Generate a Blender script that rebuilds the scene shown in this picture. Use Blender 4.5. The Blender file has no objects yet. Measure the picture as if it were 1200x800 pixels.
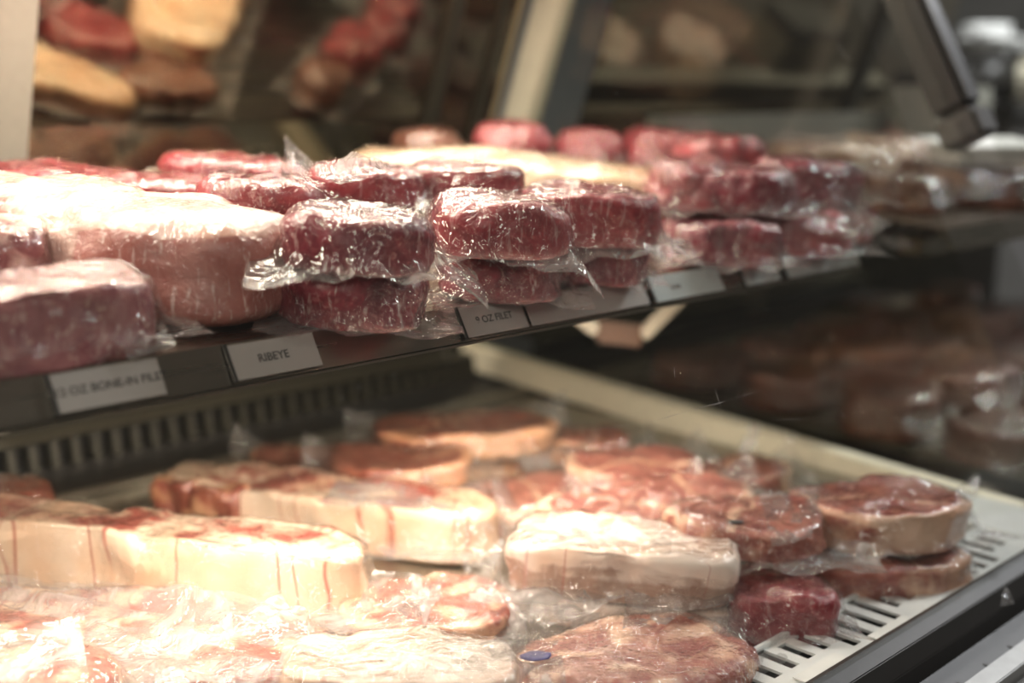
import bpy, bmesh, math, random
from mathutils import Vector, Matrix, noise
scene = bpy.context.scene
COL = scene.collection
PI = math.pi

# ------------------------------------------------------------------ camera
F = 1400.0                                  # focal length in pixels of the 1200x800 frame
CAM = Vector((0, 0, 1.2))
AX = Vector((1480, 290, 1400)).normalized()     # world X in camera axes (right, up, forward)
AY = Vector((-1383.2, 290, 1400)).normalized()
AZ = AX.cross(AY) * -1
if AZ.y < 0: AZ = -AZ
AY = (AZ.cross(AX)); AY = AY if AY.x < 0 else -AY
def cam2world(v): return Vector((v.dot(AX), v.dot(AY), v.dot(AZ)))
RIGHT, UP, FWD = (cam2world(Vector(v)) for v in ((1,0,0), (0,1,0), (0,0,1)))
cd = bpy.data.cameras.new('camera'); cam = bpy.data.objects.new('camera', cd); COL.objects.link(cam)
cam.matrix_world = Matrix(((RIGHT.x, UP.x, -FWD.x, CAM.x), (RIGHT.y, UP.y, -FWD.y, CAM.y), (RIGHT.z, UP.z, -FWD.z, CAM.z), (0,0,0,1)))
cd.sensor_width = 36; cd.lens = 36 * F / 1200; cd.clip_start = 0.02
cd.dof.use_dof = True; cd.dof.focus_distance = 1.07; cd.dof.aperture_fstop = 1.8
scene.camera = cam
# ------------------------------------------------------------------ world, lights, exposure
w = bpy.data.worlds.new('store_ambience'); scene.world = w; w.use_nodes = True
bg = w.node_tree.nodes['Background']; bg.inputs[0].default_value = (1.0, .93, .84, 1); bg.inputs[1].default_value = 0.085
scene.view_settings.view_transform = 'Standard'; scene.view_settings.look = 'None'
scene.view_settings.exposure = 0.12; scene.view_settings.gamma = 1.0; scene.view_settings.use_curve_mapping = False
scene.cycles.transparent_max_bounces = 20; scene.cycles.max_bounces = 8
def area(name, loc, sx, sy, power, col, rx=0.0, spread=160):
    l = bpy.data.lights.new(name, 'AREA'); l.shape = 'RECTANGLE'; l.size = sx; l.size_y = sy
    l.energy = power; l.color = col; l.spread = math.radians(spread)
    o = bpy.data.objects.new(name, l); COL.objects.link(o); o.location = loc; o.rotation_euler = (rx, 0, 0); return o
WARM = (1.0, .875, .73)
area('canopy_lamp_light', (.55, 1.21, 1.545), 1.5, .06, 19.5, WARM, rx=math.radians(-12))
area('shelf_lamp_light', (.50, .905, .948), 1.3, .018, 8.6, WARM, rx=math.radians(16), spread=170)
area('neighbour_lamp_light', (2.3, 1.05, 1.735), 1.0, .05, 2.6, (1, .93, .85))
area('front_fill_light', (-.9, -1.2, 2.75), 1.0, 1.0, 24, (1, .94, .86), rx=math.radians(38))  # added fill for the pack fronts, kept out of the glass reflection
area('counter_fill_light', (3.6, .3, 2.98), 1.2, .3, 110, (.95, .97, 1.0))  # added fill to brighten the counter boxes and wall beyond the cases
area('neighbour_shelf_light', (2.3, .92, .944), 1.0, .018, .35, (1, .85, .72))

# ------------------------------------------------------------------ pixel helpers: a pixel is a direction, the plane gives the distance
def ray(px, py): return RIGHT * ((px-600)/F) + UP * ((400-py)/F) + FWD
def at_z(px, py, z):
    d = ray(px, py); return CAM + d * ((z - CAM.z) / d.z)
SHELF_Z, SHELF_Y, TILT = 1.003, .835, math.radians(5)
def at_shelf(px, py, h):
    d = ray(px, py); n = Vector((0, -math.sin(TILT), math.cos(TILT)))
    p0 = Vector((0, SHELF_Y, SHELF_Z)) + n * h
    return CAM + d * ((p0 - CAM).dot(n) / d.dot(n))
DECK = .67

# ------------------------------------------------------------------ materials
def newmat(name):
    m = bpy.data.materials.new(name); m.use_nodes = True; nt = m.node_tree; nt.nodes.clear()
    out = nt.nodes.new('ShaderNodeOutputMaterial'); return m, nt, out
def N(nt, t, **kw):
    n = nt.nodes.new(t)
    for k, v in kw.items():
        if k in n.inputs.keys(): n.inputs[k].default_value = v
        else: setattr(n, k, v)
    return n
def rgb(c): return (c[0], c[1], c[2], 1)
def mixc(nt, fac, a, b, blend='MIX'):
    n = nt.nodes.new('ShaderNodeMix'); n.data_type = 'RGBA'; n.blend_type = blend
    for sock, v in ((n.inputs[0], fac), (n.inputs[6], a), (n.inputs[7], b)):
        if hasattr(v, 'links') or isinstance(v, bpy.types.NodeSocket): nt.links.new(v, sock)
        elif isinstance(v, tuple): sock.default_value = rgb(v)
        else: sock.default_value = v
    return n.outputs[2]
def math_(nt, op, a, b=0.0, c=0.0, clamp=False):
    n = nt.nodes.new('ShaderNodeMath'); n.operation = op; n.use_clamp = clamp
    for i, v in enumerate((a, b, c)):
        if isinstance(v, bpy.types.NodeSocket): nt.links.new(v, n.inputs[i])
        else: n.inputs[i].default_value = v
    return n.outputs[0]
def ramp(nt, v, p0, p1):
    n = nt.nodes.new('ShaderNodeMapRange'); n.inputs[1].default_value = p0; n.inputs[2].default_value = p1; n.clamp = True
    nt.links.new(v, n.inputs[0]); return n.outputs[0]
def coords(nt, scale=(1,1,1), rot=(0,0,0)):
    tc = nt.nodes.new('ShaderNodeTexCoord'); mp = nt.nodes.new('ShaderNodeMapping')
    mp.inputs['Scale'].default_value = scale; mp.inputs['Rotation'].default_value = rot
    oi = nt.nodes.new('ShaderNodeObjectInfo')
    ad = nt.nodes.new('ShaderNodeVectorMath'); ad.operation = 'ADD'
    ml = nt.nodes.new('ShaderNodeMath'); ml.operation = 'MULTIPLY'; ml.inputs[1].default_value = 37.0
    nt.links.new(oi.outputs['Random'], ml.inputs[0]); nt.links.new(tc.outputs['Object'], mp.inputs[0])
    nt.links.new(mp.outputs[0], ad.inputs[0]); nt.links.new(ml.outputs[0], ad.inputs[1])
    return ad.outputs[0]
def tex_noise(nt, vec, scale, detail=3, rough=.55, dist=0.0):
    n = N(nt, 'ShaderNodeTexNoise', Scale=scale, Detail=detail, Roughness=rough, Distortion=dist)
    nt.links.new(vec, n.inputs['Vector']); return n.outputs[0]

def meat_mat(name, lean_a, lean_b, fat_c, blood_c, marble=.3, lines=.0, film=.5, streak=0.0, fscale=38, coat=1.0):
    """meat under tight plastic: lean/fat by the fat attribute, marbling and blood lines by noise, film as coat with wrinkles"""
    m, nt, out = newmat(name)
    b = N(nt, 'ShaderNodeBsdfPrincipled'); nt.links.new(b.outputs[0], out.inputs[0])
    co = coords(nt); at = N(nt, 'ShaderNodeAttribute', attribute_name='fat')
    n1 = tex_noise(nt, co, 26, 4, .6, .6); n2 = tex_noise(nt, co, 95, 4, .65, 1.2); n3 = tex_noise(nt, co, 14, 2, .5, .3)
    lean = mixc(nt, ramp(nt, n1, .35, .68), lean_a, lean_b)
    f = math_(nt, 'ADD', at.outputs['Fac'], math_(nt, 'MULTIPLY', math_(nt, 'SUBTRACT', n1, .5), .9))
    f = ramp(nt, f, .38, .62)
    mar = math_(nt, 'MULTIPLY', ramp(nt, n2, .56, .70), marble)
    f2 = math_(nt, 'MAXIMUM', f, mar)
    fatv = mixc(nt, ramp(nt, n3, .35, .7), fat_c, tuple(x*y for x, y in zip(fat_c, (.95, .74, .62))))
    c = mixc(nt, f2, lean, fatv)
    if lines > 0:
        n4 = tex_noise(nt, coords(nt, (1, 1, .10)), 13, 1, .5, .9)
        ln = math_(nt, 'SUBTRACT', 1.0, ramp(nt, math_(nt, 'ABSOLUTE', math_(nt, 'SUBTRACT', n4, .5)), .0, .016))
        c = mixc(nt, math_(nt, 'MULTIPLY', ln, lines), c, blood_c)
    if streak > 0:
        n5 = tex_noise(nt, coords(nt, (1, 1, .18), (.3, .2, .4)), 150, 3, .6, .4)
        c = mixc(nt, math_(nt, 'MULTIPLY', ramp(nt, n5, .58, .72), streak), c, (.92, .80, .74))
    nt.links.new(c, b.inputs['Base Color'])
    b.inputs['Roughness'].default_value = .42
    b.inputs['Coat Weight'].default_value = coat; b.inputs['Coat Roughness'].default_value = .05; b.inputs['Coat IOR'].default_value = 1.5
    b.inputs['Subsurface Weight'].default_value = .0
    w1 = tex_noise(nt, co, fscale, 3, .55, 1.8)
    w2 = tex_noise(nt, coords(nt, (1, .25, .5), (.5, .3, .8)), fscale*2.6, 2, .5, .8)
    bp = N(nt, 'ShaderNodeBump', Strength=film, Distance=.011)
    w3 = math_(nt, 'ABSOLUTE', math_(nt, 'SUBTRACT', tex_noise(nt, co, fscale*1.5, 2, .5, 2.2), .5))
    nt.links.new(math_(nt, 'ADD', math_(nt, 'MULTIPLY', w3, -.7), math_(nt, 'ADD', w1, math_(nt, 'MULTIPLY', w2, .3))), bp.inputs['Height'])
    nt.links.new(bp.outputs[0], b.inputs['Coat Normal'])
    bp2 = N(nt, 'ShaderNodeBump', Strength=film*.5, Distance=.004); nt.links.new(w1, bp2.inputs['Height']); nt.links.new(bp2.outputs[0], b.inputs['Normal'])
    return m
BLOOD = (.36, .022, .018)
M = {}
M['filet'] = meat_mat('filet_meat', (.125, .006, .018), (.27, .026, .042), (.62, .36, .36), BLOOD, .45, 0, .65, .38)
M['filet_bright'] = meat_mat('bright_filet_meat', (.20, .010, .020), (.36, .045, .055), (.66, .40, .37), BLOOD, .40, .2, .7, .22)
M['strip'] = meat_mat('strip_meat', (.24, .06, .075), (.42, .17, .17), (.78, .58, .54), BLOOD, .75, .0, .45, .25, 30)
M['ribroll'] = meat_mat('rib_roll', (.34, .10, .08), (.46, .20, .17), (.66, .46, .41), (.42, .09, .07), .45, .3, .45, .6, 55)
M['fatcap'] = meat_mat('fat_cap', (.46, .15, .10), (.58, .25, .18), (.84, .66, .48), (.5, .16, .1), .3, .15, .3, .3)
M['steak'] = meat_mat('steak_meat', (.31, .075, .058), (.48, .18, .13), (.80, .54, .40), BLOOD, .6, .1, .65, .15)
M['rear'] = meat_mat('rear_steak_meat', (.21, .050, .032), (.34, .115, .07), (.62, .36, .21), BLOOD, .35, .1, .5, .1)
M['bonein'] = meat_mat('bone_in_meat', (.38, .09, .07), (.52, .17, .12), (.86, .69, .54), (.44, .06, .045), .3, .85, .45, .15, 26)
M['pale'] = meat_mat('pale_pack_meat', (.42, .25, .19), (.54, .38, .30), (.86, .74, .66), (.45, .1, .08), .35, .5, .5, .25, 26)
M['brown'] = meat_mat('brown_meat', (.16, .05, .03), (.26, .10, .06), (.50, .33, .2), BLOOD, .3, .1, .45, .1)
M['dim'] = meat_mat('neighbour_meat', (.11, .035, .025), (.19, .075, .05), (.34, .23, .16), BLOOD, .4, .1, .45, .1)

def plain(name, col, rough=.5, metal=0.0, bump=0.0, bscale=80, coat=0.0, vary=.12, stretch=(1,1,1)):
    m, nt, out = newmat(name); b = N(nt, 'ShaderNodeBsdfPrincipled', Roughness=rough, Metallic=metal); nt.links.new(b.outputs[0], out.inputs[0])
    b.inputs['Coat Weight'].default_value = coat
    co = coords(nt, stretch); n = tex_noise(nt, co, bscale, 4, .6)
    nt.links.new(mixc(nt, n, tuple(x*(1-vary) for x in col), tuple(min(1, x*(1+vary)) for x in col)), b.inputs['Base Color'])
    r = math_(nt, 'ADD', math_(nt, 'MULTIPLY', math_(nt, 'SUBTRACT', n, .5), .18), rough); nt.links.new(r, b.inputs['Roughness'])
    if bump:
        bp = N(nt, 'ShaderNodeBump', Strength=bump, Distance=.002); nt.links.new(n, bp.inputs['Height']); nt.links.new(bp.outputs[0], b.inputs['Normal'])
    return m
M['cream'] = plain('cream_enamel', (.80, .74, .58), .42, 0, .03, 40)
M['steel'] = plain('brushed_stainless', (.30, .265, .22), .28, 1.0, .06, 60, stretch=(.04, 1, 1))
M['pan'] = plain('deck_pan_steel', (.30, .275, .23), .34, .85, .05, 60, stretch=(.08, 1, 1))
M['bright_steel'] = plain('bright_steel', (.80, .82, .82), .35, .15, .03, 50)
M['black'] = plain('black_plastic', (.022, .020, .018), .42, 0, .05, 70)
M['dark_frame'] = plain('dark_grey_frame', (.055, .052, .05), .4, .3, .03, 50)
M['tag'] = plain('grey_tag_plastic', (.40, .365, .345), .35, 0, .02, 120, vary=.03)
M['tag_pale'] = plain('pale_tag_plastic', (.52, .56, .56), .35, 0, .02, 120, vary=.03)
M['ink'] = plain('tag_ink', (.05, .045, .045), .6, 0, 0, 120)
M['white'] = plain('white_paper', (.82, .82, .80), .5, 0, .05, 60)
M['blue_ink'] = plain('blue_ink', (.035, .03, .16), .5)
M['floor'] = plain('floor_tile', (.20, .18, .16), .4, 0, .03, 6)
M['wall'] = plain('store_wall_grey', (.30, .30, .29), .7, 0, .03, 10)
M['grey_tub'] = plain('grey_tub', (.30, .30, .27), .5, 0, .03, 20)
M['base'] = plain('case_base_paint', (.10, .095, .09), .4, .2, .02, 20)
M['louvre'] = plain('louvre_olive', (.035, .031, .021), .45, .2, .03, 50)
M['trim'] = plain('dull_trim_metal', (.34, .34, .33), .4, .3)
M['stile'] = plain('door_stile_paint', (.46, .43, .37), .45)
M['bone'] = plain('bone', (.80, .66, .50), .4, 0, .2, 90, coat=.8)

def schlick(nt, normal=None, f0=.04):
    lw = N(nt, 'ShaderNodeLayerWeight', Blend=.5)
    if normal is not None: nt.links.new(normal, lw.inputs['Normal'])
    return math_(nt, 'ADD', f0, math_(nt, 'MULTIPLY', math_(nt, 'POWER', lw.outputs['Facing'], 5.0), 1-f0))
def glass_mat(name, tint, dirt=0.0):
    m, nt, out = newmat(name)
    tr = N(nt, 'ShaderNodeBsdfTransparent', Color=rgb(tint)); gl = N(nt, 'ShaderNodeBsdfGlossy', Roughness=.015); fr = schlick(nt)
    mx = nt.nodes.new('ShaderNodeMixShader'); nt.links.new(fr, mx.inputs[0]); nt.links.new(tr.outputs[0], mx.inputs[1]); nt.links.new(gl.outputs[0], mx.inputs[2])
    last = mx.outputs[0]
    if dirt:
        df = N(nt, 'ShaderNodeBsdfDiffuse', Color=(.9, .88, .84, 1))
        v = N(nt, 'ShaderNodeTexVoronoi', Scale=75.0); tc = nt.nodes.new('ShaderNodeTexCoord'); nt.links.new(tc.outputs['Object'], v.inputs['Vector'])
        sp = ramp(nt, v.outputs['Distance'], .065, .03)
        nz = tex_noise(nt, tc.outputs['Object'], 5, 2); sp = math_(nt, 'MULTIPLY', sp, ramp(nt, nz, .48, .62))
        m2 = nt.nodes.new('ShaderNodeMixShader'); nt.links.new(math_(nt, 'MULTIPLY', sp, dirt), m2.inputs[0])
        nt.links.new(last, m2.inputs[1]); nt.links.new(df.outputs[0], m2.inputs[2]); last = m2.outputs[0]
    nt.links.new(last, out.inputs[0]); return m
M['glass'] = glass_mat('front_glass', (.97, .975, .96), .30)
M['end_glass'] = glass_mat('end_glass', (.90, .91, .88))
m, nt, out = newmat('dark_mirror'); b = N(nt, 'ShaderNodeBsdfPrincipled', Metallic=1.0, Roughness=.04); nt.links.new(b.outputs[0], out.inputs[0])
b.inputs['Base Color'].default_value = (.36, .31, .23, 1)
nz = tex_noise(nt, coords(nt), 7, 4, .6); nt.links.new(math_(nt, 'ADD', .03, math_(nt, 'MULTIPLY', nz, .06)), b.inputs['Roughness']); M['mirror'] = m

def film_mat(name, milk, rough=.10, bump=.5, sc=30):
    m, nt, out = newmat(name)
    co = coords(nt); n1 = tex_noise(nt, co, sc, 3, .55, 1.6); n2 = tex_noise(nt, coords(nt, (1, .3, 1), (.2, .1, .6)), sc*2.4, 2, .5, .6)
    bp = N(nt, 'ShaderNodeBump', Strength=bump, Distance=.010)
    n3 = math_(nt, 'ABSOLUTE', math_(nt, 'SUBTRACT', tex_noise(nt, co, sc*1.6, 2, .5, 2.5), .5))
    nt.links.new(math_(nt, 'ADD', math_(nt, 'MULTIPLY', n3, -.8), math_(nt, 'ADD', n1, math_(nt, 'MULTIPLY', n2, .3))), bp.inputs['Height'])
    tr = N(nt, 'ShaderNodeBsdfTransparent', Color=(.985, .98, .975, 1)); df = N(nt, 'ShaderNodeBsdfDiffuse', Color=(.78, .76, .75, 1)); tl = N(nt, 'ShaderNodeBsdfTranslucent', Color=(.78, .75, .74, 1))
    for s in (df, tl): nt.links.new(bp.outputs[0], s.inputs['Normal'])
    a = nt.nodes.new('ShaderNodeMixShader'); a.inputs[0].default_value = .5; nt.links.new(df.outputs[0], a.inputs[1]); nt.links.new(tl.outputs[0], a.inputs[2])
    at = N(nt, 'ShaderNodeAttribute', attribute_name='loose')
    mk = math_(nt, 'MULTIPLY', math_(nt, 'MULTIPLY', ramp(nt, n1, .25, .85), milk), math_(nt, 'ADD', .03, math_(nt, 'MULTIPLY', at.outputs['Fac'], 1.3)))
    mx = nt.nodes.new('ShaderNodeMixShader'); nt.links.new(mk, mx.inputs[0]); nt.links.new(tr.outputs[0], mx.inputs[1]); nt.links.new(a.outputs[0], mx.inputs[2])
    gl = N(nt, 'ShaderNodeBsdfGlossy', Roughness=rough); nt.links.new(bp.outputs[0], gl.inputs['Normal'])
    fr = schlick(nt, bp.outputs[0], .085)
    m2 = nt.nodes.new('ShaderNodeMixShader'); nt.links.new(fr, m2.inputs[0]); nt.links.new(mx.outputs[0], m2.inputs[1]); nt.links.new(gl.outputs[0], m2.inputs[2])
    nt.links.new(m2.outputs[0], out.inputs[0]); return m
M['film'] = film_mat('vacuum_bag_film', .30, .05, .75, 26)
M['film_milky'] = film_mat('milky_bag_film', .50, .07, .7, 20)

# ------------------------------------------------------------------ mesh helpers
def link(name, me, mat=None, parent=None, loc=None, rot=None):
    o = bpy.data.objects.new(name, me); COL.objects.link(o)
    if mat is not None: me.materials.append(mat)
    if parent is not None: o.parent = parent
    if loc is not None: o.location = loc
    if rot is not None: o.rotation_euler = rot
    return o
def empty(name, loc=(0,0,0), rot=(0,0,0)):
    o = bpy.data.objects.new(name, None); o.empty_display_size = .05; COL.objects.link(o); o.location = loc; o.rotation_euler = rot; return o
def tag(o, label, cat, group=None):
    o['label'] = label; o['category'] = cat
    if group: o['group'] = group
    return o
def bm_mesh(name, bm, smooth=False):
    me = bpy.data.meshes.new(name); bm.normal_update(); bm.to_mesh(me); bm.free()
    if smooth:
        for p in me.polygons: p.use_smooth = True
    return me
def add_box(bm, x0, x1, y0, y1, z0, z1):
    v = [bm.verts.new(p) for p in ((x0,y0,z0),(x1,y0,z0),(x1,y1,z0),(x0,y1,z0),(x0,y0,z1),(x1,y0,z1),(x1,y1,z1),(x0,y1,z1))]
    for f in ((3,2,1,0),(4,5,6,7),(0,1,5,4),(1,2,6,5),(2,3,7,6),(3,0,4,7)): bm.faces.new([v[i] for i in f])
def box(name, b, mat, parent=None, bevel=.0015):
    bm = bmesh.new(); add_box(bm, *b)
    if bevel: bmesh.ops.bevel(bm, geom=list(bm.edges), offset=bevel, segments=2, affect='EDGES')
    return link(name, bm_mesh(name, bm), mat, parent)
def prism_x(name, prof, x0, x1, mat, parent=None, bevel=.001):
    """profile in (y, z) drawn out along x"""
    bm = bmesh.new(); a = [bm.verts.new((x0, y, z)) for y, z in prof]; c = [bm.verts.new((x1, y, z)) for y, z in prof]; n = len(prof)
    for i in range(n): bm.faces.new((a[i], a[(i+1) % n], c[(i+1) % n], c[i]))
    bm.faces.new(a[::-1]); bm.faces.new(c); bmesh.ops.recalc_face_normals(bm, faces=bm.faces)
    if bevel: bmesh.ops.bevel(bm, geom=list(bm.edges), offset=bevel, segments=2, affect='EDGES')
    return link(name, bm_mesh(name, bm), mat, parent)
def beam(name, p, q, wx, wn, mat, parent=None, bevel=.002, ref=Vector((1,0,0))):
    """bar between two points; wx across ref, wn across the remaining direction"""
    p, q = Vector(p), Vector(q); d = (q-p).normalized(); r = (ref - d*ref.dot(d)).normalized(); n = d.cross(r)
    bm = bmesh.new(); vs = []
    for c in (p, q):
        for sx, sn in ((-1,-1),(1,-1),(1,1),(-1,1)): vs.append(bm.verts.new(c + r*wx/2*sx + n*wn/2*sn))
    for f in ((0,1,2,3),(7,6,5,4),(0,4,5,1),(1,5,6,2),(2,6,7,3),(3,7,4,0)): bm.faces.new([vs[i] for i in f])
    bmesh.ops.recalc_face_normals(bm, faces=bm.faces)
    if bevel: bmesh.ops.bevel(bm, geom=list(bm.edges), offset=bevel, segments=2, affect='EDGES')
    return link(name, bm_mesh(name, bm), mat, parent)
def struct(o): o['kind'] = 'structure'; return o

# ------------------------------------------------------------------ the setting
struct(box('floor', (-4, 7, -4, 5, -.06, 0), M['floor'], bevel=0))
struct(box('wall_back', (-4, 7, 4.6, 4.7, 0, 3.2), M['wall'], bevel=0))
struct(box('wall_right', (6.6, 6.7, -4, 4.6, 0, 3.2), M['wall'], bevel=0))

# ------------------------------------------------------------------ display cases
def rear_y(z): return 1.70 - .38*(z - .72)
def glass_y(z): return .50 + .55*(z - .67)
TOPZ = 1.74
def display_case(x0, x1, label, end_frame, slats):
    c = empty('display_case', ((x0+x1)/2, 1.1, 0)); tag(c, label, 'display case')
    O = Vector(c.location)
    parts = []
    def keep(o): parts.append(o); return o
    # cabinet base and deck
    keep(box('cabinet_base', (x0, x1, .50, 1.76, .06, .60), M['base']))
    keep(box('plinth', (x0+.02, x1-.02, .56, 1.70, 0, .06), M['black']))
    keep(prism_x('deck_pan', [(.597, .655), (.597, .668), (1.485, .668), (1.485, .682), (1.50, .682), (1.50, .655)], x0, x1-.045 if end_frame else x1, M['pan']))
    keep(box('rear_duct_floor', (x0, x1, 1.505, 1.72, .60, .672), M['black']))
    # rear discharge louvre behind the pan
    keep(prism_x('louvre_backing', [(1.655, .674), (1.67, .674), (1.67, .716), (1.655, .716)], x0, x1-.01, M['black']))
    keep(prism_x('louvre_cap', [(1.635, .7165), (1.72, .7165), (1.72, .7175), (1.635, .7175)], x0, x1-.01, M['louvre']))
    if slats:
        me = None; x = .02
        while x < x1-.02:
            if me is None:
                s = prism_x('louvre_slat', [(1.630, .673), (1.654, .673), (1.654, .716), (1.640, .716)], -.006, .006, M['louvre']); me = s.data
            else: s = link('louvre_slat', me)
            s.location.x = x; keep(s); x += .031
    # mirrored sliding doors, leaning towards the customer at the top
    zb, zt = .725, TOPZ
    def rear_slab(name, xa, xb, off, th, mat, za=zb, zc=zt):
        return keep(prism_x(name, [(rear_y(za)+off, za), (rear_y(zc)+off, zc), (rear_y(zc)+off+th, zc), (rear_y(za)+off+th, za)], xa, xb, mat))
    xm = [x0, .58, 1.455] if end_frame else [x0, x0+.95, x1]
    for a, b_ in zip(xm[:-1], xm[1:]): rear_slab('mirror_door', a+.003, b_-.003, .012, .006, M['mirror'])
    if end_frame:
        rear_slab('door_stile', .575, .628, -.006, .024, M['stile']); rear_slab('door_pull', .562, .574, -.012, .03, M['dark_frame'])
        rear_slab('door_stile', 1.29, 1.312, -.002, .016, M['louvre'])
        rear_slab('door_stile', 1.40, 1.408, -.002, .016, M['louvre'])
    else: rear_slab('door_stile', x0+.92, x0+.955, -.006, .024, M['louvre'])
    keep(prism_x('door_sill', [(rear_y(.72)-.005, .718), (rear_y(.72)-.005, .724), (rear_y(.72)+.04, .724), (rear_y(.72)+.04, .718)], x0, x1-.01, M['louvre']))
    # canopy over the doors with the lamp housing
    keep(box('canopy', (x0, x1, glass_y(TOPZ)-.03, rear_y(TOPZ)+.06, TOPZ+.03, TOPZ+.08), M['dark_frame']))
    if end_frame:
        keep(box('lamp_housing', (-.25, 1.35, 1.165, 1.255, 1.556, 1.59), M['steel']))
        for x in (-.2, .55, 1.3): keep(box('lamp_hanger', (x-.006, x+.006, 1.20, 1.22, 1.589, TOPZ+.03), M['steel']))
    else: keep(box('lamp_housing', ((x0+x1)/2-.55, (x0+x1)/2+.55, .985, 1.055, TOPZ, TOPZ+.029), M['bright_steel']))
    # air intake grille in front of the pan
    gx1 = x1-.15 if end_frame else x1
    bm = bmesh.new(); step = .0275; xs = []; x = x0+.01
    y0, y1, zt_ = .522, .596, .682
    while x + step < gx1: xs.append(x); x += step
    slot_w = .0135
    for i, x in enumerate(xs):
        ya, yb = (y0+.014, y1-.010) if i % 3 else (y0+.014, y1-.004)
        if (i // 4) % 2 == 0: ya = y0+.030
        add_box(bm, x, x+step-slot_w, y0, y1, zt_-.003, zt_)                 # land
        add_box(bm, x+step-slot_w, x+step, y0, ya, zt_-.003, zt_)            # in front of the slot
        add_box(bm, x+step-slot_w, x+step, yb, y1, zt_-.003, zt_)            # behind the slot
    add_box(bm, xs[-1]+step, gx1, y0, y1, zt_-.003, zt_)
    add_box(bm, x0, xs[0], y0, y1, zt_-.003, zt_)
    keep(link('air_grille', bm_mesh('air_grille', bm), M['bright_steel']))
    keep(box('grille_well', (x0, x1, .50, .597, .60, .640), M['black']))
    keep(prism_x('pan_rim', [(.592, .655), (.592, .686), (.598, .686), (.598, .655)], x0, gx1-.001, M['bright_steel'], bevel=.001))
    if end_frame:
        keep(box('end_plate', (gx1, x1-.042, .522, .70, .655, .684), M['bright_steel']))
    # bumper and ledge outside the glass
    keep(prism_x('bumper', [(.521, .60), (.521, .690), (.512, .694), (.492, .690), (.484, .672), (.484, .60)], x0, x1, M['black']))
    keep(prism_x('bumper_ledge', [(.484, .60), (.484, .652), (.452, .646), (.448, .60)], x0, x1, M['black']))
    keep(prism_x('trim_strip', [(.452, .60), (.452, .655), (.432, .652), (.430, .60)], x0, x1, M['trim']))
    k = 0; x = max(x0, .7)
    while x < min(x1, 1.55):
        keep(box('ledge_bracket', (x, x+.006, .449, .486, .60, .648), M['black'], bevel=.0008)); x += .056
    keep(prism_x('lower_bumper', [(.446, .54), (.429, .54), (.392, .60), (.385, .630), (.395, .640), (.429, .640)], x0, x1, M['base']))
    keep(prism_x('kick_trim', [(.392, .50), (.340, .53), (.336, .57), (.384, .60)], x0, x1, M['black']))
    # sloping front glass
    g0, g1 = .690, TOPZ
    gl = keep(prism_x('front_glass', [(glass_y(g0), g0), (glass_y(g1), g1), (glass_y(g1)-.006, g1), (glass_y(g0)-.006, g0)], x0, x1+.06 if end_frame else x1, M['glass'], bevel=0))
    if end_frame:
        X = x1
        # cream end frame and its pane
        keep(beam('end_rail', (X-.02, .60, .655), (X-.02, 1.715, .712), .036, .046, M['cream']))
        keep(beam('end_post', (X-.02, 1.715, .69), (X-.02, rear_y(TOPZ)-.02, TOPZ+.02), .036, .058, M['cream']))
        keep(beam('glass_end_bar', (X+.085, glass_y(1.175)-.002, 1.175), (X+.085, glass_y(TOPZ)-.002, TOPZ), .050, .056, M['dark_frame'], bevel=.008))
        keep(beam('glass_end_clip', (X+.085, glass_y(1.135)-.002, 1.135), (X+.085, glass_y(1.172)-.002, 1.172), .056, .062, M['base'], bevel=.006))
        prof = [(.56, .69), (1.68, .735), (rear_y(TOPZ)-.04, TOPZ), (glass_y(TOPZ)+.01, TOPZ)]
        keep(prism_x('end_glass', prof, X-.023, X-.017, M['end_glass'], bevel=0))
    for o in parts:
        o.parent = c; o.matrix_parent_inverse = Matrix.Translation(-O)
    return c
XE = 1.52
case1 = display_case(-.7, XE, 'stainless meat display case with cream end frame and mirrored rear doors', True, True)
case2 = display_case(XE+.15, 2.95, 'dim adjoining meat case seen through the glass end panel', False, False)

# ------------------------------------------------------------------ shelves with tag rail
def shelf(xa, xb, label, bracket):
    s = empty('display_shelf', ((xa+xb)/2, SHELF_Y, SHELF_Z)); tag(s, label, 'shelf')
    O = Vector(s.location); t = math.tan(TILT); y1 = 1.43
    ps = []
    ps.append(prism_x('shelf_pan', [(SHELF_Y, SHELF_Z-.004), (SHELF_Y, SHELF_Z), (y1, SHELF_Z+t*(y1-SHELF_Y)), (y1, SHELF_Z+t*(y1-SHELF_Y)-.004)], xa, xb, M['steel'], bevel=0))
    # folded sloping front face that holds the tags
    ps.append(prism_x('tag_rail', [(SHELF_Y-.001, SHELF_Z+.001), (SHELF_Y-.018, SHELF_Z-.030), (SHELF_Y-.014, SHELF_Z-.032), (SHELF_Y+.004, SHELF_Z-.004)], xa, xb, M['steel'], bevel=.0005))
    ps.append(prism_x('rail_lip', [(SHELF_Y-.0205, SHELF_Z-.0305), (SHELF_Y-.0205, SHELF_Z-.0330), (SHELF_Y-.013, SHELF_Z-.0335), (SHELF_Y-.013, SHELF_Z-.0315)], xa, xb, M['steel'], bevel=.0004))
    ps.append(box('lamp_housing', (xa+.05, xb-.3, .885, .93, .952, .982), M['steel']))
    for o in ps: o.parent = s; o.matrix_parent_inverse = Matrix.Translation(-O)
    return s
shelf1 = shelf(-.6, 1.443, 'stainless steel shelf with a sloping tag rail across its front', True)
shelf2 = shelf(1.70, 2.93, 'dim steel shelf in the adjoining case beyond the end glass', False)
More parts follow.
